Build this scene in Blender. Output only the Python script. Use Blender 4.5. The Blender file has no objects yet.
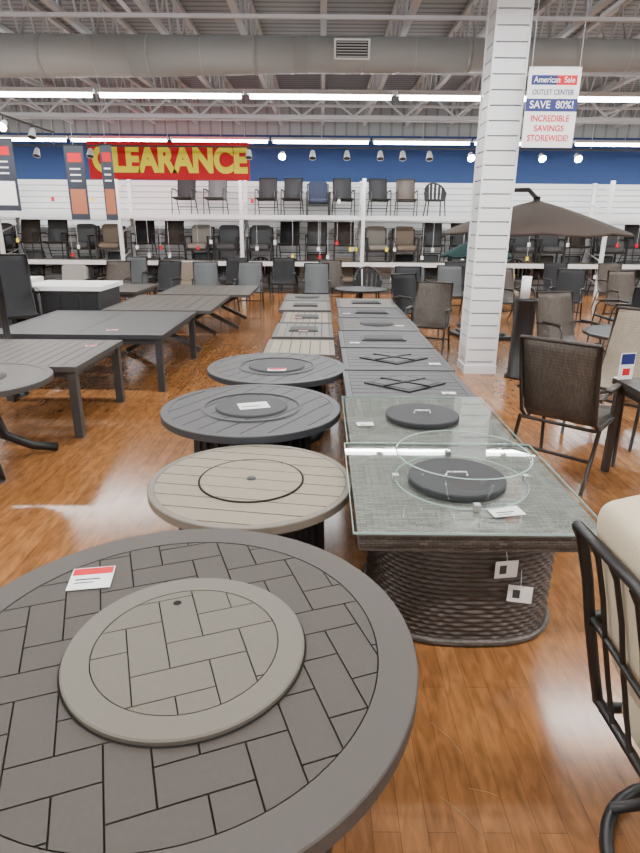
import bpy, math, random
from mathutils import Vector, Matrix
random.seed(7)
SC=bpy.context.scene
COL=SC.collection
pi=math.pi

# ------------------------------------------------------------------ materials
def newmat(name):
    m=bpy.data.materials.new(name); m.use_nodes=True
    nt=m.node_tree; b=nt.nodes['Principled BSDF']
    return m,nt,b
def mat(name,col,rough=.5,metal=0.,noise=.0,nscale=30.,bump=0.,spec=.5,stretch=None):
    m,nt,b=newmat(name)
    b.inputs['Roughness'].default_value=rough
    b.inputs['Metallic'].default_value=metal
    b.inputs['Specular IOR Level'].default_value=spec
    c=(col[0],col[1],col[2],1)
    b.inputs['Base Color'].default_value=c
    if noise>0 or bump>0:
        tc=nt.nodes.new('ShaderNodeTexCoord'); n=nt.nodes.new('ShaderNodeTexNoise')
        n.inputs['Scale'].default_value=nscale; n.inputs['Detail'].default_value=4
        src=tc.outputs['Object']
        if stretch:
            mp=nt.nodes.new('ShaderNodeMapping'); mp.inputs['Scale'].default_value=stretch
            nt.links.new(src,mp.inputs[0]); src=mp.outputs[0]
        nt.links.new(src,n.inputs['Vector'])
        if noise>0:
            r=nt.nodes.new('ShaderNodeMapRange'); r.inputs['To Min'].default_value=1-noise; r.inputs['To Max'].default_value=1+noise
            nt.links.new(n.outputs['Fac'],r.inputs[0])
            x=nt.nodes.new('ShaderNodeVectorMath'); x.operation='SCALE'; x.inputs[0].default_value=col
            nt.links.new(r.outputs[0],x.inputs['Scale']); nt.links.new(x.outputs[0],b.inputs['Base Color'])
        if bump>0:
            bp=nt.nodes.new('ShaderNodeBump'); bp.inputs['Strength'].default_value=bump; bp.inputs['Distance'].default_value=.003
            nt.links.new(n.outputs['Fac'],bp.inputs['Height']); nt.links.new(bp.outputs[0],b.inputs['Normal'])
    return m
def emat(name,col,st):
    m,nt,b=newmat(name)
    b.inputs['Base Color'].default_value=(*col,1)
    b.inputs['Emission Color'].default_value=(*col,1); b.inputs['Emission Strength'].default_value=st
    return m
def linemat(name,col,line,axis,period,width,rough=.5):
    m,nt,b=newmat(name); b.inputs['Roughness'].default_value=rough
    tc=nt.nodes.new('ShaderNodeTexCoord'); sp=nt.nodes.new('ShaderNodeSeparateXYZ'); nt.links.new(tc.outputs['Object'],sp.inputs[0])
    d=nt.nodes.new('ShaderNodeMath'); d.operation='DIVIDE'; d.inputs[1].default_value=period; nt.links.new(sp.outputs[axis],d.inputs[0])
    f=nt.nodes.new('ShaderNodeMath'); f.operation='FRACT'; nt.links.new(d.outputs[0],f.inputs[0])
    l=nt.nodes.new('ShaderNodeMath'); l.operation='LESS_THAN'; l.inputs[1].default_value=width; nt.links.new(f.outputs[0],l.inputs[0])
    mx=nt.nodes.new('ShaderNodeMix'); mx.data_type='RGBA'; mx.inputs['A'].default_value=(*col,1); mx.inputs['B'].default_value=(*line,1)
    nt.links.new(l.outputs[0],mx.inputs['Factor']); nt.links.new(mx.outputs['Result'],b.inputs['Base Color'])
    bp=nt.nodes.new('ShaderNodeBump'); bp.invert=True; bp.inputs['Strength'].default_value=.6; bp.inputs['Distance'].default_value=.01
    nt.links.new(l.outputs[0],bp.inputs['Height']); nt.links.new(bp.outputs[0],b.inputs['Normal'])
    return m
def glassmat(name,tint,refl=1.,base=.04):
    m=bpy.data.materials.new(name); m.use_nodes=True; nt=m.node_tree; nt.nodes.clear()
    o=nt.nodes.new('ShaderNodeOutputMaterial'); t=nt.nodes.new('ShaderNodeBsdfTransparent'); t.inputs[0].default_value=(*tint,1)
    g=nt.nodes.new('ShaderNodeBsdfGlossy'); g.inputs['Roughness'].default_value=.02; g.inputs[0].default_value=(.98,1,.99,1)
    lw=nt.nodes.new('ShaderNodeLayerWeight'); lw.inputs[0].default_value=.5
    pw=nt.nodes.new('ShaderNodeMath'); pw.operation='POWER'; pw.inputs[1].default_value=5; nt.links.new(lw.outputs['Facing'],pw.inputs[0])
    ma=nt.nodes.new('ShaderNodeMath'); ma.operation='MULTIPLY_ADD'; ma.inputs[1].default_value=refl*(1-base); ma.inputs[2].default_value=base; ma.use_clamp=True
    nt.links.new(pw.outputs[0],ma.inputs[0])
    mx=nt.nodes.new('ShaderNodeMixShader'); nt.links.new(ma.outputs[0],mx.inputs[0]); nt.links.new(t.outputs[0],mx.inputs[1]); nt.links.new(g.outputs[0],mx.inputs[2])
    nt.links.new(mx.outputs[0],o.inputs[0]); return m
def floormat():
    m,nt,b=newmat('floor_wood')
    tc=nt.nodes.new('ShaderNodeTexCoord'); mp=nt.nodes.new('ShaderNodeMapping'); mp.inputs['Rotation'].default_value=(0,0,pi/2)
    nt.links.new(tc.outputs['Object'],mp.inputs[0])
    br=nt.nodes.new('ShaderNodeTexBrick'); br.inputs['Scale'].default_value=1; br.inputs['Brick Width'].default_value=.95; br.inputs['Row Height'].default_value=.085
    br.inputs['Mortar Size'].default_value=.0010; br.inputs['Mortar Smooth'].default_value=.3; br.offset=.37
    br.inputs['Color1'].default_value=(.315,.136,.045,1); br.inputs['Color2'].default_value=(.240,.098,.031,1); br.inputs['Mortar'].default_value=(.11,.042,.015,1)
    nt.links.new(mp.outputs[0],br.inputs['Vector'])
    m2=nt.nodes.new('ShaderNodeMapping'); m2.inputs['Scale'].default_value=(12,3.0,1); nt.links.new(tc.outputs['Object'],m2.inputs[0])
    n=nt.nodes.new('ShaderNodeTexNoise'); n.inputs['Scale'].default_value=2.4; n.inputs['Detail'].default_value=6; n.inputs['Distortion'].default_value=.6
    nt.links.new(m2.outputs[0],n.inputs['Vector'])
    r=nt.nodes.new('ShaderNodeMapRange'); r.inputs['From Min'].default_value=.3; r.inputs['From Max'].default_value=.7; r.inputs['To Min'].default_value=.68; r.inputs['To Max'].default_value=1.32
    nt.links.new(n.outputs['Fac'],r.inputs[0])
    x=nt.nodes.new('ShaderNodeVectorMath'); x.operation='SCALE'; nt.links.new(br.outputs['Color'],x.inputs[0]); nt.links.new(r.outputs[0],x.inputs['Scale'])
    nt.links.new(x.outputs[0],b.inputs['Base Color'])
    b.inputs['Roughness'].default_value=.18; b.inputs['Specular IOR Level'].default_value=.65
    bp=nt.nodes.new('ShaderNodeBump'); bp.inputs['Strength'].default_value=.12; bp.inputs['Distance'].default_value=.002
    nt.links.new(n.outputs['Fac'],bp.inputs['Height']); nt.links.new(bp.outputs[0],b.inputs['Normal'])
    return m
def weavemat(name,c1,c2,cm,bw,rh,rough=.45,rot=0,vert=False):
    m,nt,b=newmat(name); b.inputs['Roughness'].default_value=rough
    tc=nt.nodes.new('ShaderNodeTexCoord'); mp=nt.nodes.new('ShaderNodeMapping'); mp.inputs['Rotation'].default_value=(0,0,rot)
    if vert:
        sp=nt.nodes.new('ShaderNodeSeparateXYZ'); nt.links.new(tc.outputs['Object'],sp.inputs[0])
        ad=nt.nodes.new('ShaderNodeMath'); ad.operation='ADD'; nt.links.new(sp.outputs[0],ad.inputs[0]); nt.links.new(sp.outputs[1],ad.inputs[1])
        cb=nt.nodes.new('ShaderNodeCombineXYZ'); nt.links.new(ad.outputs[0],cb.inputs[0]); nt.links.new(sp.outputs[2],cb.inputs[1]); nt.links.new(cb.outputs[0],mp.inputs[0])
    else: nt.links.new(tc.outputs['Object'],mp.inputs[0])
    br=nt.nodes.new('ShaderNodeTexBrick'); br.inputs['Scale'].default_value=1; br.inputs['Brick Width'].default_value=bw; br.inputs['Row Height'].default_value=rh
    br.inputs['Mortar Size'].default_value=rh*.12; br.inputs['Mortar Smooth'].default_value=.6
    br.inputs['Color1'].default_value=(*c1,1); br.inputs['Color2'].default_value=(*c2,1); br.inputs['Mortar'].default_value=(*cm,1)
    nt.links.new(mp.outputs[0],br.inputs['Vector']); nt.links.new(br.outputs['Color'],b.inputs['Base Color'])
    bp=nt.nodes.new('ShaderNodeBump'); bp.invert=True; bp.inputs['Strength'].default_value=.7; bp.inputs['Distance'].default_value=.004
    nt.links.new(br.outputs['Fac'],bp.inputs['Height']); nt.links.new(bp.outputs[0],b.inputs['Normal'])
    return m

M_floor=floormat()
M_slatwall=linemat('slatwall_white',(.74,.75,.76),(.30,.31,.32),2,.15,.13)
M_blue=mat('wall_blue',(.009,.038,.145),.7)
M_grey=linemat('wall_metal',(.30,.32,.33),(.20,.22,.23),0,.3,.2)
M_ceil=linemat('ceiling_deck',(.26,.285,.305),(.11,.125,.14),1,.2,.35)
M_wallp=mat('wall_paint',(.50,.51,.52),.8,noise=.03,nscale=2)
M_white=mat('white_powder',(.78,.79,.80),.45)
M_steel=mat('joist_steel',(.54,.56,.58),.55,.0)
M_duct=mat('duct_paint',(.40,.415,.41),.5,.1)
M_dark=mat('dark_grille',(.04,.04,.04),.6)
M_tube=emat('tube_light',(.97,.99,1),24)
M_tileD=mat('tile_dark_taupe',(.062,.052,.045),.6,noise=.10,nscale=60,bump=.15,spec=.35)
M_tileL=mat('tile_light_taupe',(.118,.105,.084),.55,noise=.08,nscale=60,bump=.1,spec=.4)
M_rim=mat('rim_grey',(.074,.064,.057),.58,noise=.05,nscale=80,spec=.35)
M_rimL=mat('rim_light',(.130,.116,.094),.52,noise=.05,nscale=80,spec=.4)
M_grout=mat('groove_dark',(.014,.012,.011),.85,spec=.2)
M_slatT=mat('slat_taupe',(.255,.216,.157),.52,noise=.07,nscale=30,spec=.4)
M_slatE=mat('slat_edge',(.165,.142,.112),.5,noise=.05,nscale=30)
M_char=mat('charcoal_alu',(.036,.038,.042),.42,noise=.06,nscale=60)
M_char2=mat('charcoal_plank',(.056,.057,.059),.5,noise=.14,nscale=12,stretch=(1,12,1))
M_midg=mat('plank_grey',(.078,.070,.061),.5,noise=.15,nscale=10,stretch=(10,1,1))
M_midL=mat('plank_greige',(.15,.138,.118),.5,noise=.15,nscale=10,stretch=(10,1,1))
M_frm=mat('frame_grey',(.060,.055,.051),.5)
M_lid=mat('burner_lid',(.020,.021,.024),.5,spec=.3)
M_lid2=mat('burner_lid_slate',(.040,.042,.046),.55,spec=.35)
M_black=mat('frame_black',(.012,.011,.011),.4)
M_bronze=mat('frame_bronze',(.035,.027,.022),.42)
M_wick=weavemat('wicker_wrap',(.13,.105,.088),(.055,.045,.038),(.010,.008,.007),.035,.012,vert=True)
M_wickG=mat('wicker_brown',(.062,.047,.038),.36,noise=.5,nscale=28)
M_wickT=weavemat('wicker_top',(.30,.285,.255),(.17,.16,.14),(.045,.042,.038),.05,.015)
M_glass=glassmat('glass_top',(.89,.935,.915),1.0,.085)
M_glass2=glassmat('glass_guard',(.95,.97,.965),.6,.045)
M_gedge=mat('glass_edge',(.36,.50,.46),.15)
M_cream=mat('cushion_cream',(.56,.475,.335),.9,noise=.06,nscale=200,bump=.3)
M_fab={k:mat('fabric_'+k,c,.85,noise=.12,nscale=120,bump=.2) for k,c in dict(brown=(.07,.05,.038),tan=(.25,.20,.15),grey=(.10,.105,.11),light=(.30,.28,.25),black=(.022,.022,.025),navy=(.014,.020,.045)).items()}
M_sling=weavemat('sling_brown',(.13,.103,.083),(.078,.060,.048),(.03,.024,.019),.012,.008)
M_slingT=weavemat('sling_tan',(.40,.33,.24),(.31,.25,.18),(.16,.13,.09),.012,.008)
M_card=mat('card_white',(.84,.84,.83),.6)
M_red=mat('print_red',(.64,.006,.016),.6,spec=.3)
M_yel=mat('print_yellow',(1,.86,.04),.6,spec=.3)
M_navy=mat('print_navy',(.012,.022,.15),.55)
M_umb=mat('canopy_brown',(.075,.055,.045),.9,noise=.06,nscale=90,spec=.2)
M_teal=mat('canopy_teal',(.005,.022,.021),.9,spec=.2)
M_metal=mat('brushed_metal',(.6,.6,.6),.3,1)
M_orange=mat('print_orange',(.36,.11,.05),.6)
M_straw=mat('straw',(.42,.28,.15),.7)
M_poster=mat('poster_dark',(.02,.025,.04),.5,noise=.5,nscale=3)

# ------------------------------------------------------------------ mesh builder
class MB:
    def __init__(s): s.v=[];s.f=[];s.m=[];s.s=[];s.mats=[]
    def mi(s,m):
        if m not in s.mats: s.mats.append(m)
        return s.mats.index(m)
    def add(s,vs,fs,m,sm=False,M=None):
        o=len(s.v); k=s.mi(m)
        for p in vs:
            p=Vector(p)
            if M: p=M@p
            s.v.append(tuple(p))
        for f in fs:
            s.f.append(tuple(i+o for i in f)); s.m.append(k); s.s.append(sm)
    def box(s,x0,x1,y0,y1,z0,z1,m,M=None):
        s.add([(x0,y0,z0),(x1,y0,z0),(x1,y1,z0),(x0,y1,z0),(x0,y0,z1),(x1,y0,z1),(x1,y1,z1),(x0,y1,z1)],
              [(0,3,2,1),(4,5,6,7),(0,1,5,4),(1,2,6,5),(2,3,7,6),(3,0,4,7)],m,False,M)
    def bar(s,a,b,w,h,m,M=None):
        a=Vector(a);b=Vector(b);d=(b-a).normalized()
        up=Vector((0,0,1)) if abs(d.z)<.95 else Vector((1,0,0))
        x=d.cross(up).normalized(); y=x.cross(d).normalized()
        vs=[]
        for p in(a,b):
            for sx,sy in((-1,-1),(1,-1),(1,1),(-1,1)): vs.append(p+x*sx*w/2+y*sy*h/2)
        s.add(vs,[(3,2,1,0),(4,5,6,7),(0,1,5,4),(1,2,6,5),(2,3,7,6),(3,0,4,7)],m,False,M)
    def tube(s,pts,r,m,n=8,closed=False,M=None):
        P=[Vector(p) for p in pts]; N=len(P); vs=[]; fs=[]
        nrm=None
        for i in range(N):
            if closed: d=(P[(i+1)%N]-P[i-1]).normalized()
            else: d=(P[min(i+1,N-1)]-P[max(i-1,0)]).normalized()
            if nrm is None:
                a=Vector((0,0,1)) if abs(d.z)<.9 else Vector((0,1,0))
                nrm=(a-d*a.dot(d)).normalized()
            else: nrm=(nrm-d*nrm.dot(d)).normalized()
            bi=d.cross(nrm); rr=r[i] if isinstance(r,(list,tuple)) else r
            for k in range(n):
                t=2*pi*k/n; vs.append(P[i]+(nrm*math.cos(t)+bi*math.sin(t))*rr)
        for i in range(N if closed else N-1):
            j=(i+1)%N
            for k in range(n):
                l=(k+1)%n; fs.append((i*n+k,j*n+k,j*n+l,i*n+l)[::-1])
        if not closed:
            fs.append(tuple(range(n))); fs.append(tuple(range((N-1)*n,N*n))[::-1])
        s.add(vs,fs,m,True,M)
    def lathe(s,prof,m,cx=0,cy=0,n=64,sm=True,M=None,sy=1.):
        vs=[];fs=[]
        for r,z in prof:
            for k in range(n):
                t=2*pi*k/n; vs.append((cx+r*math.cos(t),cy+r*sy*math.sin(t),z))
        for i in range(len(prof)-1):
            for k in range(n):
                l=(k+1)%n; fs.append((i*n+k,i*n+l,(i+1)*n+l,(i+1)*n+k))
        s.add(vs,fs,m,sm,M)
    def disc(s,r,z,m,cx=0,cy=0,n=64,M=None):
        s.add([(cx+r*math.cos(2*pi*k/n),cy+r*math.sin(2*pi*k/n),z) for k in range(n)],[tuple(range(n))],m,False,M)
    def prism(s,poly,z0,z1,m,M=None):
        n=len(poly); vs=[(x,y,z0) for x,y in poly]+[(x,y,z1) for x,y in poly]
        fs=[tuple(range(n))[::-1],tuple(range(n,2*n))]+[(i,(i+1)%n,n+(i+1)%n,n+i) for i in range(n)]
        s.add(vs,fs,m,False,M)
    def pad(s,c,d,m,e=.3,M=None,nu=32,nv=14,ez=.5):
        def pw(x,e): return math.copysign(abs(x)**e,x)
        vs=[];fs=[]
        for j in range(nv+1):
            ph=-pi/2+pi*j/nv; cc=pw(math.cos(ph),ez) if 0<j<nv else 0
            for i in range(nu):
                th=2*pi*i/nu
                vs.append((c[0]+d[0]/2*cc*pw(math.cos(th),e),c[1]+d[1]/2*cc*pw(math.sin(th),e),c[2]+d[2]/2*pw(math.sin(ph),ez)))
        for j in range(nv):
            for i in range(nu):
                l=(i+1)%nu; fs.append((j*nu+i,j*nu+l,(j+1)*nu+l,(j+1)*nu+i))
        s.add(vs,fs,m,True,M)
    def sheet(s,prof,y0,y1,t,m):
        vs=[];fs=[];N=len(prof)
        for (x,z) in prof:
            for y in(y0,y1): vs.append((x,y,z))
        for i,(x,z) in enumerate(prof):
            a=prof[max(i-1,0)]; b=prof[min(i+1,N-1)]; d=Vector((b[0]-a[0],b[1]-a[1])).normalized()
            for y in(y0,y1): vs.append((x+d.y*t,y,z-d.x*t))
        o=2*N
        for i in range(N-1):
            a=2*i; fs+= [(a,a+1,a+3,a+2),(o+a,o+a+2,o+a+3,o+a+1),(a,a+2,o+a+2,o+a),(a+1,o+a+1,o+a+3,a+3)]
        fs+=[(0,o,o+1,1),(2*N-2,2*N-1,o+2*N-1,o+2*N-2)]
        s.add(vs,fs,m,True)
    def mesh(s,name):
        me=bpy.data.meshes.new(name); me.from_pydata(s.v,[],s.f)
        for m in s.mats: me.materials.append(m)
        me.polygons.foreach_set('material_index',s.m); me.polygons.foreach_set('use_smooth',s.s); me.update()
        return me
    def obj(s,name,loc=(0,0,0),rz=0,parent=None,bevel=0):
        return place(s.mesh(name),name,loc,rz,parent,bevel)
def place(me,name,loc=(0,0,0),rz=0,parent=None,bevel=0,scale=1):
    o=bpy.data.objects.new(name,me); COL.objects.link(o); o.location=loc; o.rotation_euler=(0,0,rz); o.scale=(scale,)*3
    if parent: o.parent=parent
    if bevel:
        b=o.modifiers.new('bevel','BEVEL'); b.width=bevel; b.segments=2; b.limit_method='ANGLE'
    return o
def empty(name,loc=(0,0,0),rz=0):
    o=bpy.data.objects.new(name,None); COL.objects.link(o); o.location=loc; o.rotation_euler=(0,0,rz); return o
def text(body,w,h,m,loc,parent,name='lettering',rot=(pi/2,0,0),off=.0):
    cu=bpy.data.curves.new(name,'FONT'); cu.body=body; cu.align_x='CENTER'; cu.align_y='CENTER'; cu.size=1; cu.offset=off; cu.extrude=.002
    cu.materials.append(m)
    o=bpy.data.objects.new(name,cu); COL.objects.link(o)
    bpy.context.view_layer.update()
    d=o.dimensions; o.scale=(w/max(d.x,.01),h/max(d.y,.01),1)
    o.rotation_euler=rot; o.location=loc; o.parent=parent
    return o
def clip(poly,R,cx=0,cy=0,n=72):
    for k in range(n):
        t=2*pi*(k+.5)/n; nx,ny=math.cos(t),math.sin(t); d=R*math.cos(pi/n)
        out=[]
        for i in range(len(poly)):
            a=poly[i-1];b=poly[i]
            da=(a[0]-cx)*nx+(a[1]-cy)*ny-d; db=(b[0]-cx)*nx+(b[1]-cy)*ny-d
            if (da<=0)!=(db<=0):
                u=da/(da-db); out.append((a[0]+(b[0]-a[0])*u,a[1]+(b[1]-a[1])*u))
            if db<=0: out.append(b)
        poly=out
        if len(poly)<3: return None
    return poly
def rot2(poly,a):
    c,s=math.cos(a),math.sin(a); return [(x*c-y*s,x*s+y*c) for x,y in poly]
def herring(mb,R,w,g,z0,z1,m,ang,ox=0,oy=0):
    K=int(R/w)+4
    for x in range(-K,K):
        for y in range(-K,K):
            s=(x-y)%4
            if s==0: r=(x,x+2,y,y+1)
            elif s==2: r=(x,x+1,y-1,y+1)
            else: continue
            x0,x1,y0,y1=r
            p=[(x0*w+g+ox,y0*w+g+oy),(x1*w-g+ox,y0*w+g+oy),(x1*w-g+ox,y1*w-g+oy),(x0*w+g+ox,y1*w-g+oy)]
            p=clip(rot2(p,ang),R)
            if p: mb.prism(p,z0,z1,m)
def slats(mb,R,w,g,z0,z1,m,ang):
    K=int(R/w)+2
    for k in range(-K,K):
        p=clip(rot2([(-2,k*w+g),(2,k*w+g),(2,k*w+w-g),(-2,k*w+w-g)],ang),R)
        if p: mb.prism(p,z0,z1,m)

# ------------------------------------------------------------------ room
XL,XR,YF,YB,H=-11.5,13.5,-7.0,17.4,4.9
def slab(name,x0,x1,y0,y1,z0,z1,m):
    b=MB(); b.box(x0,x1,y0,y1,z0,z1,m); return b.obj(name)
slab('floor',XL,XR,YF,YB,-.1,0,M_floor)
slab('ceiling',XL,XR,YF,YB,H,H+.1,M_ceil)
b=MB(); b.box(XL,XR,YB,YB+.2,0,2.85,M_slatwall); b.box(XL,XR,YB,YB+.2,2.85,4.0,M_blue); b.box(XL,XR,YB,YB+.2,4.0,H,M_grey); b.obj('wall_back')
slab('wall_left',XL-.2,XL,YF,YB,0,H,M_wallp)
slab('wall_right',XR,XR+.2,YF,YB,0,H,M_wallp)
slab('wall_front',XL,XR,YF-.2,YF,0,H,M_wallp)
jb=MB(); y=YF+.3; y1=YB-.1
jb.box(-.04,.04,y,y1,H-.07,H-.005,M_steel); jb.box(-.04,.04,y,y1,4.22,4.28,M_steel)
while y<y1-.6:
    jb.tube([(0,y,4.25),(0,y+.32,H-.04)],.02,M_steel,5); jb.tube([(0,y+.32,H-.04),(0,y+.64,4.25)],.02,M_steel,5); y+=.64
jm=jb.mesh('ceiling_joist')
x=XL+.5
while x<XR:
    place(jm,'ceiling_joist',(x,0,0)); x+=1.1
g=MB(); g.box(XL,XR,-.06,.06,4.12,4.21,M_steel); g.box(XL,XR,-.05,.05,3.70,3.77,M_steel); x=XL+.1
while x<XR-1: g.bar((x,0,3.75),(x+.5,0,4.14),.035,.035,M_steel); g.bar((x+.5,0,4.14),(x+1.0,0,3.75),.035,.035,M_steel); x+=1.0
g.obj('girder_truss',(0,12.9,.0))
g=MB()
for yy in(8.6,11.4,14.4,16.3): g.box(XL,XR,yy-.025,yy+.025,4.17,4.215,M_steel)
g.obj('joist_bridging')
for (x,z) in((-4.7,4.12),(-2.3,4.12),(3.3,4.12),(6.2,4.12)):
    c=MB(); c.tube([(x,-6,z),(x,8.2,z)],.025,M_steel,8); c.obj('conduit_pipe')
# duct
d=MB(); secs=[(XL+.05,.27),(-5,.262),(-2.6,.25),(-.4,.22),(2,.205),(5,.19),(XR-.05,.18)]
for (a,ra),(b_,rb) in zip(secs[:-1],secs[1:]): d.tube([(a,0,-ra+.25),(b_,0,-rb+.25)],[ra,rb],M_duct,28)
def duct_r(x):
    for (a,ra),(b_,rb) in zip(secs[:-1],secs[1:]):
        if a<=x<=b_: return ra+(rb-ra)*(x-a)/(b_-a)
    return .2
x=XL+.5
while x<XR-.3:
    r=duct_r(x); d.tube([(x-.02,0,-r+.25),(x+.02,0,-r+.25)],r+.007,M_duct,28); x+=.72
    if x<XR-.3: d.tube([(x-.004,0,-duct_r(x)+.25),(x+.004,0,-duct_r(x)+.25)],duct_r(x)+.003,M_steel,28)
    x+=.72
dd=d.obj('air_duct',(0,9.24,3.9))
g=MB(); g.box(-.24,.24,-.02,.03,-.12,.12,M_white)
g.box(-.21,.21,-.0215,-.0199,-.095,.095,M_dark)
for k in range(6): g.box(-.20,.20,-.03,-.021,-.088+k*.032,-.078+k*.032,M_steel)
go=g.obj('duct_vent',(.38,9.24-.225,3.95)); go.rotation_euler=(math.radians(8),0,0)
def strip(yy,zz,pw):
    p=empty('strip_light',(0,yy,zz))
    hb=MB(); tb=MB(); x=XL+.6
    while x<XR-2.4:
        hb.box(x,x+2.36,-.06,.06,.03,.09,M_white); tb.tube([(x+.04,-.0,0),(x+2.32,-.0,0)],.038,M_tube,8)
        hb.tube([(x+1.2,0,.09),(x+1.2,0,4.20-zz)],.006,M_steel,4)
        x+=2.42
    hb.obj('housing',parent=p); tb.obj('tube',parent=p)
    for xx in(-7,1,9):
        L=bpy.data.lights.new('strip_area','AREA'); L.shape='RECTANGLE'; L.size=7.6; L.size_y=.12; L.energy=pw/3; L.color=(1,.99,.97)
        o=bpy.data.objects.new('strip_glow',L); COL.objects.link(o); o.parent=p; o.location=(xx,0,-.05)
for yy,zz,pw in((15.6,3.62,760),(10.75,3.7,860),(5.6,3.9,760),(1.0,3.9,720),(-3.8,3.9,620)): strip(yy,zz,pw)

# column
cb=MB(); z=0
cb.box(-.155,.155,-.155,.155,0,H,mat('column_groove',(.28,.28,.29),.7))
while z<H-.01:
    zz=min(z+.137,H); cb.box(-.18,.18,-.18,.18,z+.003,zz,M_white); z+=.15
for sx in(-1,1):
    for sy in(-1,1): cb.box(sx*.182-.010,sx*.182+.010,sy*.182-.010,sy*.182+.010,0,H,M_white)
cb.box(-.2,.2,-.2,.2,0,.10,M_white)
cb.obj('column',(1.99,7.40,0))

# back rack
r=MB(); ups=[-11.3+.0,-8.3,-5.18,-2.06,1.06,4.18,7.3,10.4,13.2]
for u in ups:
    for yy in(16.0,17.05): r.box(u-.045,u+.045,yy-.04,yy+.04,0,2.85,M_white)
    for zz in(.3,.9,1.5,2.1,2.6): r.bar((u,16.03,zz),(u,17.02,zz+.2),.03,.03,M_white)
for z in(.82,1.97):
    r.box(ups[0],ups[-1],15.97,16.03,z-.11,z,M_white); r.box(ups[0],ups[-1],17.02,17.08,z-.11,z,M_white)
    r.box(ups[0],ups[-1],16.03,17.02,z-.04,z-.01,M_slatT)
for k in range(80):
    xx=random.uniform(-10,11); zz=random.choice((.95,1.15,1.3,2.3,.4,.5)); s_=.038
    r.box(xx-s_,xx+s_,15.955,15.96,zz-s_*1.3,zz+s_*1.3,random.choice((M_card,M_card,M_yel,M_red,M_card)))
    r.box(xx-.003,xx+.003,15.957,15.96,zz+s_,(1.87 if zz<1.9 else zz+.1) if zz>.85 else .72,M_card)
r.obj('storage_rack')

# ------------------------------------------------------------------ chairs
def sling_chair(frame,fab,h=.98,w=.54):
    c=MB(); y=w/2
    for s in(-1,1):
        Y=s*y
        c.tube([(.30,Y,0),(.27,Y,.3),(.24,Y,.58),(.20,Y,.635),(.08,Y,.65),(-.12,Y,.64),(-.27,Y,.62)],.014,frame)
        c.tube([(-.36,Y,0),(-.26,Y,.2),(-.18,Y,.40)],.014,frame)
        c.tube([(.27,Y*.93,.43),(.1,Y*.93,.40),(-.14,Y*.93,.38),(-.22,Y*.93,.45),(-.30,Y*.93,.72),(-.36,Y*.93,h),],.014,frame)
        c.pad((.04,Y,.66),(.36,.05,.025),frame,nu=12,nv=6)
    for p in((.26,.43),(-.17,.385),(-.36,h),(-.26,.2)): c.tube([(p[0],-y*.95,p[1]),(p[0],y*.95,p[1])],.013,frame)
    c.sheet([(.28,.445),(.2,.425),(.1,.405),(-.02,.39),(-.13,.40),(-.2,.46),(-.25,.6),(-.30,.75),(-.34,.9),(-.365,h+.005)],-y*.9,y*.9,.006,fab)
    return c
def cushion_chair(frame,fab,w=.62):
    c=MB(); y=w/2
    for s in(-1,1):
        Y=s*y
        c.bar((.30,Y,0),(.30,Y,.58),.045,.045,frame); c.bar((-.28,Y,0),(-.30,Y,.6),.045,.045,frame)
        c.bar((-.34,Y,.595),(.34,Y,.595),.06,.03,frame); c.bar((-.28,Y*.95,.3),(-.40,Y*.95,.82),.035,.035,frame)
        c.bar((-.3,Y,.27),(.3,Y,.27),.03,.05,frame)
    for k in(-.2,-.1,0,.1,.2): c.bar((-.29,k,.3),(-.40,k,.82),.02,.015,frame)
    c.bar((-.40,-y,.82),(-.40,y,.82),.03,.04,frame); c.bar((.3,-y,.27),(.3,y,.27),.03,.05,frame); c.bar((-.28,-y,.27),(-.28,y,.27),.03,.05,frame)
    c.pad((.02,0,.36),(.62,w-.07,.16),fab)
    R=Matrix.Translation((-.26,0,.64))@Matrix.Rotation(math.radians(-12),4,'Y')
    c.pad((0,0,0),(.16,w-.08,.5),fab,M=R,ez=.28)
    return c
def bucket_chair(frame,fab):
    c=MB()
    for s in(-1,1):
        c.tube([(.26,s*.25,0),(.22,s*.22,.4)],.018,frame); c.tube([(-.3,s*.24,0),(-.2,s*.2,.42)],.018,frame)
    c.pad((.02,0,.42),(.52,.5,.06),fab)
    n=9
    for i in range(n+1):
        a=math.radians(70+220*i/n); x=.27*math.cos(a)*1.1-.02; y=.28*math.sin(a)
        hh=.62+.26*max(0,-math.cos(a))**1.0
        c.bar((x*.9,y*.9,.42),(x*1.1,y,hh),.07,.012,fab)
    pts=[]
    for i in range(21):
        a=math.radians(70+220*i/20); pts.append(((.27*math.cos(a)*1.1-.02)*1.1,.28*math.sin(a),.62+.26*max(0,-math.cos(a))))
    c.tube(pts,.02,frame)
    return c
CH=[('patio_chair',sling_chair(M_black,M_fab['black']).mesh('sling_black')),
    ('patio_chair',sling_chair(M_bronze,M_sling).mesh('sling_brown')),
    ('patio_chair',sling_chair(M_bronze,M_slingT).mesh('sling_tan')),
    ('patio_chair',sling_chair(M_black,M_fab['grey']).mesh('sling_grey')),
    ('cushioned_patio_chair',cushion_chair(M_black,M_fab['light']).mesh('cush_light')),
    ('cushioned_patio_chair',cushion_chair(M_bronze,M_fab['tan']).mesh('cush_tan')),
    ('cushioned_patio_chair',cushion_chair(M_black,M_fab['grey']).mesh('cush_grey')),
    ('barrel_patio_chair',bucket_chair(M_black,M_fab['black']).mesh('bucket_black')),
    ('cushioned_patio_chair',cushion_chair(M_black,M_fab['navy']).mesh('cush_navy'))]
def chair(i,x,y,z=0,rz=-90,sc=1): return place(CH[i][1],CH[i][0],(x,y,z),math.radians(rz),scale=sc)
for x,i in((-3.6,0),(-2.78,3),(-1.45,0),(-.78,0),(-.1,8),(.56,0),(1.5,0),(2.2,1),(2.95,7)): chair(i,x,16.5,1.975,-90+random.uniform(-8,8),.94)
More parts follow.
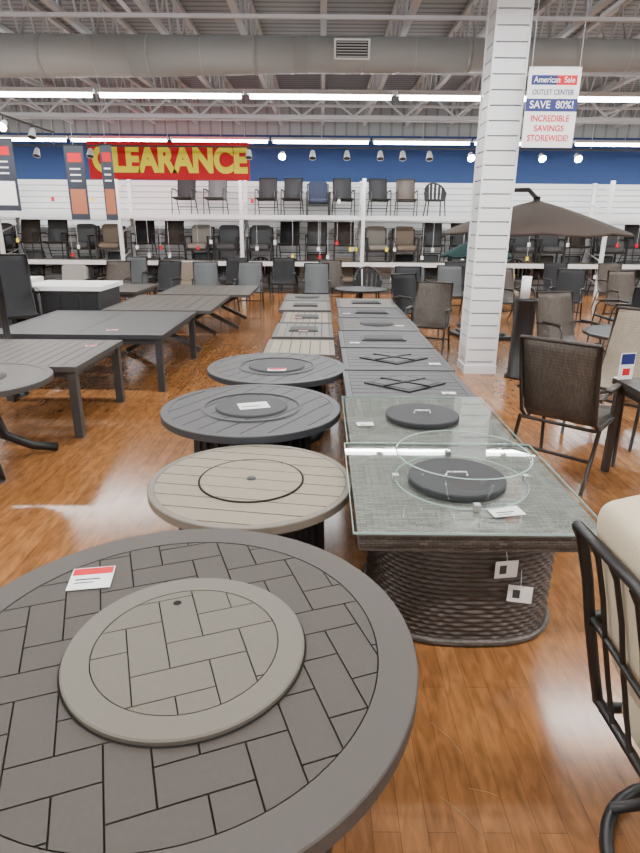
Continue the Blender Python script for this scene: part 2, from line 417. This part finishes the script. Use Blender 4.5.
for z in(.825,.0):
    for k,u in enumerate(ups[:-1]):
        for j in range(4):
            x=u+.42+j*.75
            if random.random()<.04 or x>12.8: continue
            pal=[4,3,6,0,1,1,7,5,3,0,6,1,3]
            chair(random.choice(pal),x,16.52,z,-90+random.uniform(-6,6))

# ------------------------------------------------------------------ round fire tables
def tag(x,y,z,rz,par=None,w=.16,h=.1,red=True,name='price_card'):
    t=MB(); t.box(-w/2,w/2,-h/2,h/2,0,.002,M_card)
    if red: t.box(-w/2+.004,w/2-.004,h/2-.045,h/2-.004,.002,.0025,M_red)
    t.box(-w/2+.02,w/2-.04,-.012,-.004,.002,.0024,M_dark); t.box(-w/2+.02,w/2-.06,-.03,-.024,.002,.0024,M_dark)
    return t.obj(name,(x,y,z),rz,par)
def base_drum(t,r,h,m,m2):
    t.lathe([(r*.66,0),(r*.70,.0),(r*.70,.06),(r*.64,.07),(r*.62,h-.08),(r*.8,h-.045),(r*.8,h-.04)],m,n=48)
    for k in range(24):
        a=2*pi*k/24; t.bar((r*.65*math.cos(a),r*.65*math.sin(a),.07),(r*.64*math.cos(a),r*.64*math.sin(a),h-.09),.02,.02,m2)
def edge(t,R,Ri,z,th,m):
    t.lathe([(Ri,z-.01),(Ri,z),(R-.004,z)],m,n=96,sm=False)
    t.lathe([(R-.004,z),(R,z-.004),(R,z-th),(R-.01,z-th),(R*.6,z-th)],m,n=96,sm=False)

t=MB(); R=.70; z=.60
edge(t,R,.592,z,.05,M_rim); t.disc(.595,z-.008,M_grout,n=96)
herring(t,.588,.105,.0024,z-.01,z-.0015,M_tileD,math.radians(20),.02,.03)
base_drum(t,R,z-.05,M_char,M_char)
LX,LY=.045,-.005
t.lathe([(.336,z+.0005),(.336,z+.012),(.331,z+.016),(.262,z+.016),(.262,z+.008)],M_rimL,cx=LX,cy=LY,n=96,sm=False)
t.lathe([(.30,z+.0008),(.342,z+.0008)],M_grout,cx=LX,cy=LY,n=96)
L=MB(); L.disc(.262,.009,M_grout,n=96); herring(L,.2585,.105,.0019,.007,.0155,M_tileL,math.radians(20),.05,.02)
L.disc(.013,.0165,M_grout,cx=-.07,cy=.19,n=16)
for mt in (M_tileL,M_grout):
    t.add([(v[0]+LX,v[1]+LY,v[2]+z) for v in L.v],[f for f,mm in zip(L.f,L.m) if L.mats[mm] is mt],mt)
t1=t.obj('round_fire_pit_table',(-.42,1.395,0))
tag(-.775,1.735,.602,math.radians(10),w=.14,h=.13)

t=MB(); R=.495; z=.56
edge(t,R,R-.03,z,.04,M_slatE); t.disc(R-.028,z-.009,M_grout); slats(t,R-.032,.112,.0045,z-.01,z-.001,M_slatT,math.radians(-9))
t.lathe([(.258,z),(.258,z+.005),(.249,z+.005),(.249,z)],M_grout,n=72)
t.disc(.25,z+.001,M_grout); slats(t,.248,.112,.0035,z,z+.005,M_slatT,math.radians(-9))
t.lathe([(.0,z+.012),(.02,z+.012),(.024,z+.006)],M_dark,n=20)
base_drum(t,R*1.1,z-.04,M_char,M_lid); t.obj('round_fire_pit_table',(-.335,2.66,0))

def dark_round(x,y,R,z,ang):
    t=MB(); edge(t,R,R-.05,z,.045,M_char); t.disc(R-.045,z-.009,M_grout); slats(t,R-.052,.13,.0035,z-.01,z-.001,M_char2,ang)
    t.lathe([(.33,z+.002),(.325,z+.008),(.31,z+.008),(.31,z)],M_char,n=72)
    t.lathe([(.0,z+.014),(.23,z+.014),(.236,z+.010),(.24,z)],M_lid2,n=72,sm=False)
    base_drum(t,R,z-.045,M_lid,M_char); return t.obj('round_fire_pit_table',(x,y,0))
dark_round(-.455,3.75,.59,.60,math.radians(60)); tag(-.44,3.73,.6145,.3,w=.2,h=.14,red=False)
dark_round(-.374,4.94,.585,.60,math.radians(60)); tag(-.36,4.76,.6145,0,w=.15,h=.09)

# ------------------------------------------------------------------ wicker fire tables with glass
def wicker_table(x,y,w,dp,h,guard):
    p=empty('wicker_fire_pit_table',(x,y,0))
    t=MB(); a=w/2; b_=dp/2
    t.box(-a+.004,a-.004,-b_+.004,b_-.004,h-.028,h-.010,M_wickT)
    t.obj('woven_top',parent=p)
    f=MB()
    for s in(-1,1):
        f.box(-a+.012,a-.012,s*(b_-.03)-.02,s*(b_-.03)+.02,h-.095,h-.028,M_wick); f.box(s*(a-.03)-.02,s*(a-.03)+.02,-b_+.03,b_-.03,h-.095,h-.028,M_wick)
    f.box(-a+.05,a-.05,-b_+.05,b_-.05,h-.08,h-.06,M_black)
    f.obj('wicker_apron',parent=p)
    # dense woven drum: flat strands over/under in staggered rows
    g=MB(); N=44; seg=8; rows=24; sub=5; n=N*seg; zz=h-.08; vs=[];fs=[]
    tot=rows*sub
    def sq(th,rx,ry,e=.72):
        c,s=math.cos(th),math.sin(th)
        return rx*math.copysign(abs(c)**e,c),ry*math.copysign(abs(s)**e,s)
    for j in range(tot+1):
        row=j//sub; fr=(j%sub)/sub; zc=zz*j/tot
        prof=math.sin(pi*fr)**.5 if j%sub else 0
        for i in range(n):
            th=2*pi*i/n; q=math.sin(N*pi*(i/n)+(row%2)*pi/2+(fr-.5)*.5)
            off=prof*(.006+.008*(q*q))-.010
            X,Y=sq(th,.425+off,.415+off)
            vs.append((X,Y,zc))
    for j in range(tot):
        for i in range(n):
            l=(i+1)%n; fs.append((j*n+i,j*n+l,(j+1)*n+l,(j+1)*n+i))
    g.add(vs,fs,M_wickG,True)
    g.tube([(*sq(2*pi*i/64,.43,.42),.018) for i in range(64)],.017,M_wick,8,closed=True)
    g.obj('wicker_base',(.03,.03,0),parent=p)
    gl=MB(); A=a+.012;B=b_+.012; gl.add([(-A,-B,h),(A,-B,h),(A,B,h),(-A,B,h)],[(0,1,2,3)],M_glass)
    for q in((-A,A,-B-.003,-B),(-A,A,B,B+.003),(-A-.003,-A,-B,B),(A,A+.003,-B,B)): gl.box(*q,h-.009,h,M_gedge)
    gl.obj('glass_top',parent=p)
    l=MB(); l.lathe([(0,h+.026),(.218,h+.026)],M_lid,n=72,sm=False); l.lathe([(.218,h+.026),(.226,h+.021),(.227,h+.001),(.21,h+.001)],M_lid,n=72,sm=False)
    l.tube([(-.05,0,h+.027),(-.045,0,h+.044),(.045,0,h+.044),(.05,0,h+.027)],.005,M_metal); l.obj('burner_lid',parent=p)
    if guard:
        q=MB(); R=.305; hh=.135
        q.lathe([(R,h+.006),(R,h+.006+hh)],M_glass2,n=72)
        q.lathe([(R-.003,h+.141),(R-.003,h+.1435),(R+.003,h+.1435),(R+.003,h+.141)],M_gedge,n=72)
        q.lathe([(R-.002,h+.004),(R-.002,h+.007),(R+.002,h+.007),(R+.002,h+.004)],M_gedge,n=72)
        for k in range(4):
            an=math.radians(90*k-90); q.box(R*math.cos(an)-.014,R*math.cos(an)+.014,R*math.sin(an)-.014,R*math.sin(an)+.014,h+.001,h+.03,M_metal)
        q.obj('glass_wind_guard',(.02,-.0,0),parent=p)
    return p
wicker_table(.640,2.535,.985,.97,.62,True)
wicker_table(.635,3.50,.94,.90,.62,False)
tag(.27,3.35,.621,.1,w=.1,h=.06,red=False); tag(.78,2.22,.621,.2,w=.14,h=.08,red=False)
ht=MB(); ht.box(-.05,.05,-.001,.001,-.04,.04,M_card); ht.box(-.03,.0,-.002,-.001,-.02,.02,M_dark); ht.tube([(0,0,.04),(0,.03,.10)],.0015,M_card,4)
hm=ht.mesh('hang_tag'); place(hm,'hang_tag',(.78,2.13,.40),.15); place(hm,'hang_tag',(.85,2.13,.28),-.2)

# ------------------------------------------------------------------ rectangular plank tables
def plank_table(name,x0,x1,y0,y1,h,mp,mf,lid=None,legs='box',n=7,along='x',leg=.07):
    t=MB(); cx=(x0+x1)/2; cy=(y0+y1)/2; a=(x1-x0)/2; b=(y1-y0)/2; e=.045
    t.box(-a,a,-b,-b+e,h-.045,h,mf); t.box(-a,a,b-e,b,h-.045,h,mf); t.box(-a,-a+e,-b+e,b-e,h-.045,h,mf); t.box(a-e,a,-b+e,b-e,h-.045,h,mf)
    t.box(-a+e,a-e,-b+e,b-e,h-.04,h-.012,M_grout)
    if along=='x':
        w=(2*b-2*e)/n
        for k in range(n): t.box(-a+e+.003,a-e-.003,-b+e+k*w+.004,-b+e+(k+1)*w-.004,h-.015,h-.001,mp)
    else:
        w=(2*a-2*e)/n
        for k in range(n): t.box(-a+e+k*w+.004,-a+e+(k+1)*w-.004,-b+e+.003,b-e-.003,h-.015,h-.001,mp)
    if legs=='box':
        t.box(-a*.68,a*.68,-b*.68,b*.68,.04,h-.04,mf)
        for k in range(-3,4): t.box(a*.68*k/3.2-.04,a*.68*k/3.2+.04,-b*.68-.012,-b*.68,.07,h-.07,mf)
        for k in range(-3,4): 
            for s in(-1,1): t.box(s*(a*.68+.006)-.006,s*(a*.68+.006)+.006,b*.68*k/3.2-.04,b*.68*k/3.2+.04,.07,h-.07,mf)
        t.box(-a*.72,a*.72,-b*.72,b*.72,0,.05,mf)
    elif legs=='post':
        for sx in(-1,1):
            for sy in(-1,1):
                X=sx*(a-leg*.9);Y=sy*(b-leg*.9); t.box(X-leg/2,X+leg/2,Y-leg/2,Y+leg/2,0,h-.04,mf)
        for sy in(-1,1): t.box(-a+leg,a-leg,sy*(b-.07)-.012,sy*(b-.07)+.012,h-.11,h-.04,mf)
        for sx in(-1,1): t.box(sx*(a-.07)-.012,sx*(a-.07)+.012,-b+leg,b-leg,h-.11,h-.04,mf)
    elif legs=='x':
        for sy in(-1,1):
            Y=sy*(b-.25)
            t.bar((-a*.7,Y,.03),(a*.7,Y,h-.05),.06,.06,mf); t.bar((a*.7,Y+.061,.03),(-a*.7,Y+.061,h-.05),.06,.06,mf)
        t.bar((0,-b+.25,h*.5),(0,b-.25,h*.5),.05,.05,mf)
    if lid=='diamond':
        q=.26; t.prism([(0,-q),(q*1.2,0),(0,q),(-q*1.2,0)],h-.002,h+.010,M_lid)
        q=.21; t.prism([(0,-q),(q*1.2,0),(0,q),(-q*1.2,0)],h+.010,h+.013,mp)
        t.bar((-.17,-.12,h+.016),(.17,.12,h+.016),.022,.010,M_lid); t.bar((-.17,.12,h+.016),(.17,-.12,h+.016),.022,.010,M_lid)
    elif lid=='rect':
        t.box(-a*.5,a*.5,-b*.3,b*.3,h-.002,h+.014,mf); t.box(-a*.45,a*.45,-b*.25,b*.25,h+.014,h+.02,M_lid)
    elif lid=='round':
        t.lathe([(0,h+.02),(.2,h+.02),(.21,h)],M_lid2,n=40)
    return t.obj(name,(cx,cy,0))
F='square_fire_pit_table'
plank_table(F,.185,1.11,3.98,4.80,.60,M_char2,M_char,'diamond')
plank_table(F,.20,1.13,4.84,5.75,.60,M_char2,M_char,'diamond')
plank_table(F,.20,1.13,5.80,6.75,.60,M_char2,M_char,'rect')
plank_table(F,.22,1.15,6.80,7.75,.60,M_midg,M_char,'round')
plank_table(F,.24,1.15,7.80,8.75,.60,M_char2,M_char,'rect')
plank_table(F,.24,1.15,8.80,9.9,.60,M_midL,M_char,'rect')
plank_table(F,-.56,.14,5.62,6.40,.56,M_slatT,M_slatE,None,n=6,along='y')
plank_table(F,-.54,.14,6.45,7.40,.58,M_midL,M_frm,'rect',along='y')
plank_table(F,-.52,.14,7.45,8.40,.58,M_slatT,M_frm,'rect',along='y')
plank_table(F,-.60,.14,8.45,9.50,.60,M_midL,M_frm,'rect')
plank_table(F,-.60,.14,9.55,10.5,.60,M_midg,M_char,'round')
for x,y in((.93,4.0),(1.0,4.95),(.35,5.9),(-.2,6.6),(-.3,7.6),(.95,7.0),(.35,8.0)): tag(x,y+.12,.603,0,w=.1,h=.06,red=random.random()<.5)
D='dining_table'
plank_table(D,-3.25,-2.0,4.72,5.92,.63,M_midg,M_frm,None,'post',11,'y')
plank_table(D,-3.55,-1.67,6.2,8.0,.63,M_char2,M_char,None,'post',2,'y')
plank_table(D,-2.98,-1.5,8.08,9.9,.63,M_midg,M_frm,None,'x',8,'y')
plank_table(D,-2.75,-1.2,10.0,11.6,.63,M_midg,M_frm,None,'x',8,'y')
plank_table(D,-4.8,-3.2,10.4,11.9,.62,M_midg,M_frm,None,'post',8,'y')
tag(-2.3,6.5,.632,.1,w=.12,h=.08); tag(-2.2,5.6,.632,.1,w=.10,h=.06)
t=MB(); z=.67; edge(t,.52,.46,z,.04,M_frm); t.disc(.465,z-.004,M_midg,n=64); t.lathe([(.2,z-.003),(.2,z+.004),(0,z+.004)],M_rim)
for k in range(4):
    M=Matrix.Rotation(math.radians(35+90*k),4,'Z')
    t.tube([(.06,0,z-.04),(.07,0,.4),(.12,0,.2),(.3,0,.08),(.48,0,.03)],.035,M_black,M=M)
t.obj('round_dining_table',(-2.52,4.19,0))
t=MB(); t.lathe([(0,.1),(.03,.1),(.05,.06),(.11,.05),(.12,.0)],M_black,n=32); t.tube([(0,0,.1),(0,0,1.45)],.035,M_black,12)
t.obj('umbrella_stand',(-3.24,6.06,0))
t=MB(); t.box(-.55,.55,-.45,.45,.06,.82,M_char); t.box(-.6,.6,-.5,.5,.82,.88,M_card); t.box(-.5,.5,-.4,.4,0,.06,M_black)
for k in range(4): t.box(-.52+k*.265,-.30+k*.265+.02,-.465,-.45,.12,.77,M_lid)
t.obj('outdoor_bar_cabinet',(-3.75,9.1,0)); 
t=MB(); t.box(-.5,.5,-.45,.45,.06,.86,M_lid); t.box(-.55,.55,-.5,.5,.86,.93,M_card)
for k in range(4): t.box(-.48+k*.24,-.28+k*.24,-.465,-.45,.12,.8,M_char)
t.obj('outdoor_bar_cabinet',(-5.0,9.2,0))
chair(0,-4.15,7.9,0,-60,1.35); chair(3,-3.98,6.6,0,0,1.0)
for i,x,y,rz in((3,-2.4,12.6,-80),(0,-3.3,12.7,-100),(1,-4.3,12.6,-90),(4,-5.3,12.8,-90),(0,-6.3,12.2,-70),(3,-1.5,12.5,-90),(0,-6.2,10.6,-30),(1,-7.2,11.5,-60),(0,-2.0,14.2,-90),(5,-3.2,14.2,-90),(3,-4.4,14.2,-90),(0,-.9,14.3,-90)): chair(i,x,y,0,rz)

# ------------------------------------------------------------------ right side furniture
chair(1,1.84,4.17,0,48,1.05)
chair(2,2.60,4.98,0,222,1.08)
plank_table(D,2.12,3.03,3.32,4.17,.72,M_bronze,M_bronze,None,'post',6,'y',.045)
t=MB(); t.box(-.06,.06,-.003,.003,0,.19,M_card); t.box(-.055,.055,-.004,-.003,.11,.185,M_navy); t.box(-.03,.03,-.004,-.003,.03,.08,M_red); t.box(-.05,.05,.003,.06,0,.006,M_card)
so=t.obj('price_sign',(2.17,4.10,.722),.25)
t=MB(); z=.7; edge(t,.55,.5,z,.03,M_bronze); t.disc(.505,z-.003,M_fab['grey']); t.tube([(0,0,0.02),(0,0,z-.03)],.04,M_bronze)
for k in range(4): t.tube([(0,0,.12),(.4*math.cos(k*pi/2),.4*math.sin(k*pi/2),.02)],.02,M_bronze)
t.obj('round_dining_table',(3.35,6.2,0))
for i,x,y,rz in((1,3.0,7.15,-75),(1,1.5,8.3,-110),(1,4.3,6.6,200),(0,4.2,7.7,-130),(0,1.55,9.8,-60),(3,4.6,9.2,180),(1,5.6,7.4,170),(2,5.2,8.6,-90),
                (0,1.7,11.6,-90),(3,2.6,12.0,-90),(1,3.6,11.2,-60),(0,4.6,11.3,-120),(1,5.6,11.0,-90),(3,6.6,11.2,-90),(7,1.0,13.0,-90),(3,-.1,12.4,-90),(6,2.0,13.2,-90),(5,4.0,13.2,-90),(0,5.2,13.2,-90),(1,6.4,13.2,-90),(3,7.4,9.8,-90),(0,6.6,9.4,-90),(1,.2,13.5,-90),(0,3.0,13.2,-90),(0,7.6,12,-90),(1,8.6,11,-90)):
    chair(i,x,y,0,rz)
t=MB(); edge(t,.5,.45,.6,.03,M_black); t.disc(.455,.597,M_char); t.tube([(0,0,0),(0,0,.58)],.05,M_black); t.lathe([(.3,0),(.28,.03),(0,.05)],M_black); 
tm=t.mesh('side'); place(tm,'round_side_table',(.75,11.5,0))
def canopy(t,R,z0,z1,m,frame,n=8):
    pts=[];K=6
    for j in range(K+1):
        f=j/K
        for i in range(n*4):
            th=2*pi*i/(n*4); c=abs(math.cos(th*n/2)); rr=R*f*(1-.06*f*(1-c)); zz=z1-(z1-z0)*(f**1.15)+.03*f*(1-c)
            pts.append((rr*math.cos(th),rr*math.sin(th),zz))
    fs=[];N=n*4
    for j in range(K):
        for i in range(N): l=(i+1)%N; fs.append((j*N+i,(j+1)*N+i,(j+1)*N+l,j*N+l))
    t.add(pts,fs,m,False)
    for k in range(n):
        th=2*pi*k/n; t.tube([(0,0,z1-.04),(R*.97*math.cos(th),R*.97*math.sin(th),z0-.0)],.008,frame,6)
    t.tube([(R*math.cos(2*pi*i/N)*(1-.06*(1-abs(math.cos(2*pi*i/N*n/2)))),R*math.sin(2*pi*i/N)*(1-.06*(1-abs(math.cos(2*pi*i/N*n/2)))),z0+.03*(1-abs(math.cos(2*pi*i/N*n/2)))-.02) for i in range(N)],.02,m,5,closed=True)
t=MB(); canopy(t,1.30,1.66,2.10,M_umb,M_black)
t.tube([(0,0,2.05),(0,0,2.15)],.05,M_black)
t.tube([(-.25,.9,.05),(-.25,.9,1.2),(-.3,.9,1.8),(-.33,.75,2.1),(-.25,.4,2.25),(-.08,.1,2.24),(0,0,2.12)],.032,M_black,10)
t.box(-.65,.15,.5,1.3,0,.06,M_black); t.box(-.55,.05,.6,1.2,.06,.1,M_char)
t.obj('cantilever_umbrella',(3.04,8.95,0),math.radians(10))
t=MB(); canopy(t,.62,1.25,1.55,M_teal,M_black); t.tube([(0,0,0.05),(0,0,1.6)],.025,M_black); t.lathe([(.25,0),(.24,.05),(0,.06)],M_black)
t.obj('patio_umbrella',(2.75,10.9,0))
t=MB(); t.lathe([(0,.0),(.15,.0),(.15,.03),(.125,.05),(.12,.90),(.135,.92),(.135,.95),(0,.95)],M_black,n=32); t.obj('display_pedestal',(2.41,7.05,0))
t=MB(); t.lathe([(.0,.25),(.02,.25),(.055,.25),(.055,0),(0,0)],M_card,n=24); t.obj('paper_towel_roll',(2.39,7.05,.95))

# foreground cushioned club chair (faces +x)
p=empty('cushioned_club_chair',(0,0,0))
f=MB(); y0,y1=.84,1.46
back=lambda Y:[(.715,Y,.97),(.735,Y,.93),(.77,Y,.80),(.80,Y,.65),(.835,Y,.5),(.87,Y,.36),(.90,Y,.32)]
for Y in(y0,y1):
    f.tube(back(Y),.017,M_black,8)
    f.tube([(.79,Y,.66),(.9,Y,.68),(1.1,Y,.68),(1.35,Y,.66),(1.44,Y,.60),(1.42,Y,.45),(1.38,Y,.34)],.02,M_black,8)
    f.tube([(.88,Y,.33),(1.4,Y,.34)],.017,M_black,8)
for z,x in((.97,.715),(.36,.87)): f.tube([(x,y0,z),(x,(y0+y1)/2,z+.015),(x,y1,z)],.015,M_black,8)
f.tube([(.80,y0,.67),(.79,(y0+y1)/2,.67),(.80,y1,.67)],.01,M_black,8)
f.tube([(1.39,y0,.34),(1.39,y1,.34)],.015,M_black,8)
for k in range(1,6):
    Y=y0+(y1-y0)*k/6; f.tube([(q[0]-.002,Y,q[2]) for q in back(Y)[:-1]],.008,M_black,6)
cx,cy=1.14,1.15
f.tube([(cx+.30*math.cos(a*pi/16),cy+.30*math.sin(a*pi/16),.02) for a in range(32)],.02,M_black,8,closed=True)
for a in(.25,.75,1.25,1.75): f.tube([(cx+.30*math.cos(a*pi),cy+.30*math.sin(a*pi),.03),(cx+.22*math.cos(a*pi),cy+.22*math.sin(a*pi),.12),(cx+.05*math.cos(a*pi),cy+.05*math.sin(a*pi),.2),(cx,cy,.31)],.017,M_black,8)
f.box(.95,1.33,.98,1.32,.30,.325,M_black)
f.obj('frame',parent=p)
c=MB(); c.pad((1.16,1.15,.43),(.54,.58,.20),M_cream,e=.3,nu=48,nv=24)
R_=Matrix.Translation((.885,1.18,.81))@Matrix.Rotation(math.radians(-14),4,'Y'); c.pad((0,0,0),(.21,.57,.60),M_cream,e=.4,M=R_,ez=.38,nu=48,nv=28)
c.obj('cushions',parent=p)

# ------------------------------------------------------------------ signs and banners
p=empty('clearance_banner',(-3.62,15.2,3.14))
t=MB(); t.box(-1.90,1.90,-.01,.01,-.41,.41,M_red)
for x in(-1.8,0,1.8): t.tube([(x,0,.4),(x,0,4.20-3.14)],.006,M_steel,4)
t.obj('banner_cloth',parent=p)
text('CLEARANCE',3.66,.60,M_yel,(0.02,-.016,0),p,off=.05)
p=empty('hanging_store_sign',(2.43,7.05,2.94))
t=MB(); t.box(-.275,.275,-.005,.005,-.38,.38,M_card); t.box(-.275,.275,-.008,-.005,-.03,.09,M_navy); t.box(-.24,.03,-.008,-.005,.22,.31,M_navy); t.box(.03,.24,-.008,-.005,.22,.31,M_red)
t.tube([(-.275,0,.38),(.275,0,.38)],.01,M_card,6)
for x in(-.25,.25): t.tube([(x,0,.38),(x,0,4.20-2.94)],.004,M_steel,4)
t.obj('sign_panel',parent=p)
text('American  Sale',.43,.055,M_card,(0,-.011,.265),p); text('OUTLET CENTER',.44,.05,M_navy,(0,-.008,.15),p,off=.006)
text('SAVE  80%!',.46,.072,M_card,(0,-.011,.03),p,off=.008)
for k,s in enumerate(('INCREDIBLE','SAVINGS','STOREWIDE!')): text(s,(.41,.32,.44)[k],.062,M_red,(0,-.008,-.10-k*.095),p,off=.012)
def banner(x,y,z0,z1,w,m,m2,rz=0):
    t=MB(); t.box(-w/2,w/2,-.004,.004,z0,z1,m); t.box(-w*.4,w*.4,-.006,-.004,z0+(z1-z0)*.08,z0+(z1-z0)*.42,m2); t.box(-w*.35,w*.35,-.006,-.004,z0+(z1-z0)*.78,z0+(z1-z0)*.9,M_red)
    for q in range(3): t.box(-w*.3,w*.25,-.006,-.004,z0+(z1-z0)*(.52+q*.08),z0+(z1-z0)*(.54+q*.08),M_card)
    t.tube([(-w/2,0,z1),(w/2,0,z1)],.012,M_black,6); t.tube([(0,0,z1),(0,0,4.20)],.005,M_steel,4); t.obj('hanging_banner',(x,y,0),rz)
banner(-4.62,12,1.8,3.1,.36,M_poster,M_orange); banner(-4.12,12.3,1.8,3.15,.22,M_poster,M_orange,.2); banner(-6.0,12,1.95,3.2,.5,M_poster,M_card,.1)
TY=14.5
tr=MB(); tr.box(-9.5,9.5,-.02,.02,0,.03,M_dark); tr.tube([(-6,0,.03),(-6,0,.84)],.008,M_steel,4); tr.tube([(6,0,.03),(6,0,.84)],.008,M_steel,4)
tr.obj('light_track',(0,TY,3.36))
M_bulb=emat('spot_bulb',(1,.93,.8),120)
def spot(x,y,z,lit):
    t=MB(); t.tube([(0,0,.0),(0,0,-.08)],.012,M_dark,6)
    R=Matrix.Translation((0,-.02,-.14))@Matrix.Rotation(math.radians(-55 if lit else -25),4,'X')
    t.lathe([(0,.1),(.04,.1),(.05,.08),(.075,-.06),(.08,-.08)],M_white,n=16,M=R); t.disc(.076,-.07,M_bulb if lit else M_dark,n=16,M=R)
    t.obj('track_spotlight',(x,y,z))
for x,l in((-1.65,0),(-.9,1),(-.22,0),(.55,0),(1.3,0),(1.8,0),(2.4,0),(3.33,1),(4.92,1),(5.72,1),(-5.2,0),(-6.4,0),(-7.2,1)): spot(x,TY,3.36,l)
tr=MB(); tr.box(-.02,.02,-3,3,0,.03,M_dark); tr.tube([(0,0,.03),(0,0,.6)],.008,M_steel,4); tr.obj('light_track',(-5.6,10.6,3.5))
for y,l in((8,0),(8.9,1),(9.7,0),(10.5,1),(11.5,1),(12.6,0)): spot(-5.6,y,3.5,l)

t=MB()
for (x,y,a,l) in((.42,1.72,-1.0,.16),(.40,1.42,-.9,.18),(.5,1.45,-.3,.09)):
    t.tube([(x,y,.002),(x+l*.5*math.cos(a)+.012,y+l*.5*math.sin(a),.003),(x+l*math.cos(a),y+l*math.sin(a),.002)],.0008,M_straw,4)
t.obj('straw_debris')

# ------------------------------------------------------------------ world + camera
w=bpy.data.worlds.new('world'); SC.world=w; w.use_nodes=True; w.node_tree.nodes['Background'].inputs[0].default_value=(.6,.6,.62,1); w.node_tree.nodes['Background'].inputs[1].default_value=.3
cam=bpy.data.cameras.new('camera'); co=bpy.data.objects.new('camera',cam); COL.objects.link(co); SC.camera=co
cam.sensor_fit='VERTICAL'; cam.sensor_height=36; cam.lens=36*590/853; cam.clip_start=.05
co.matrix_world=Matrix.Translation((0,0,1.75))@Matrix.Rotation(math.radians(71.1),4,'X')@Matrix.Rotation(math.radians(.5),4,'Z')
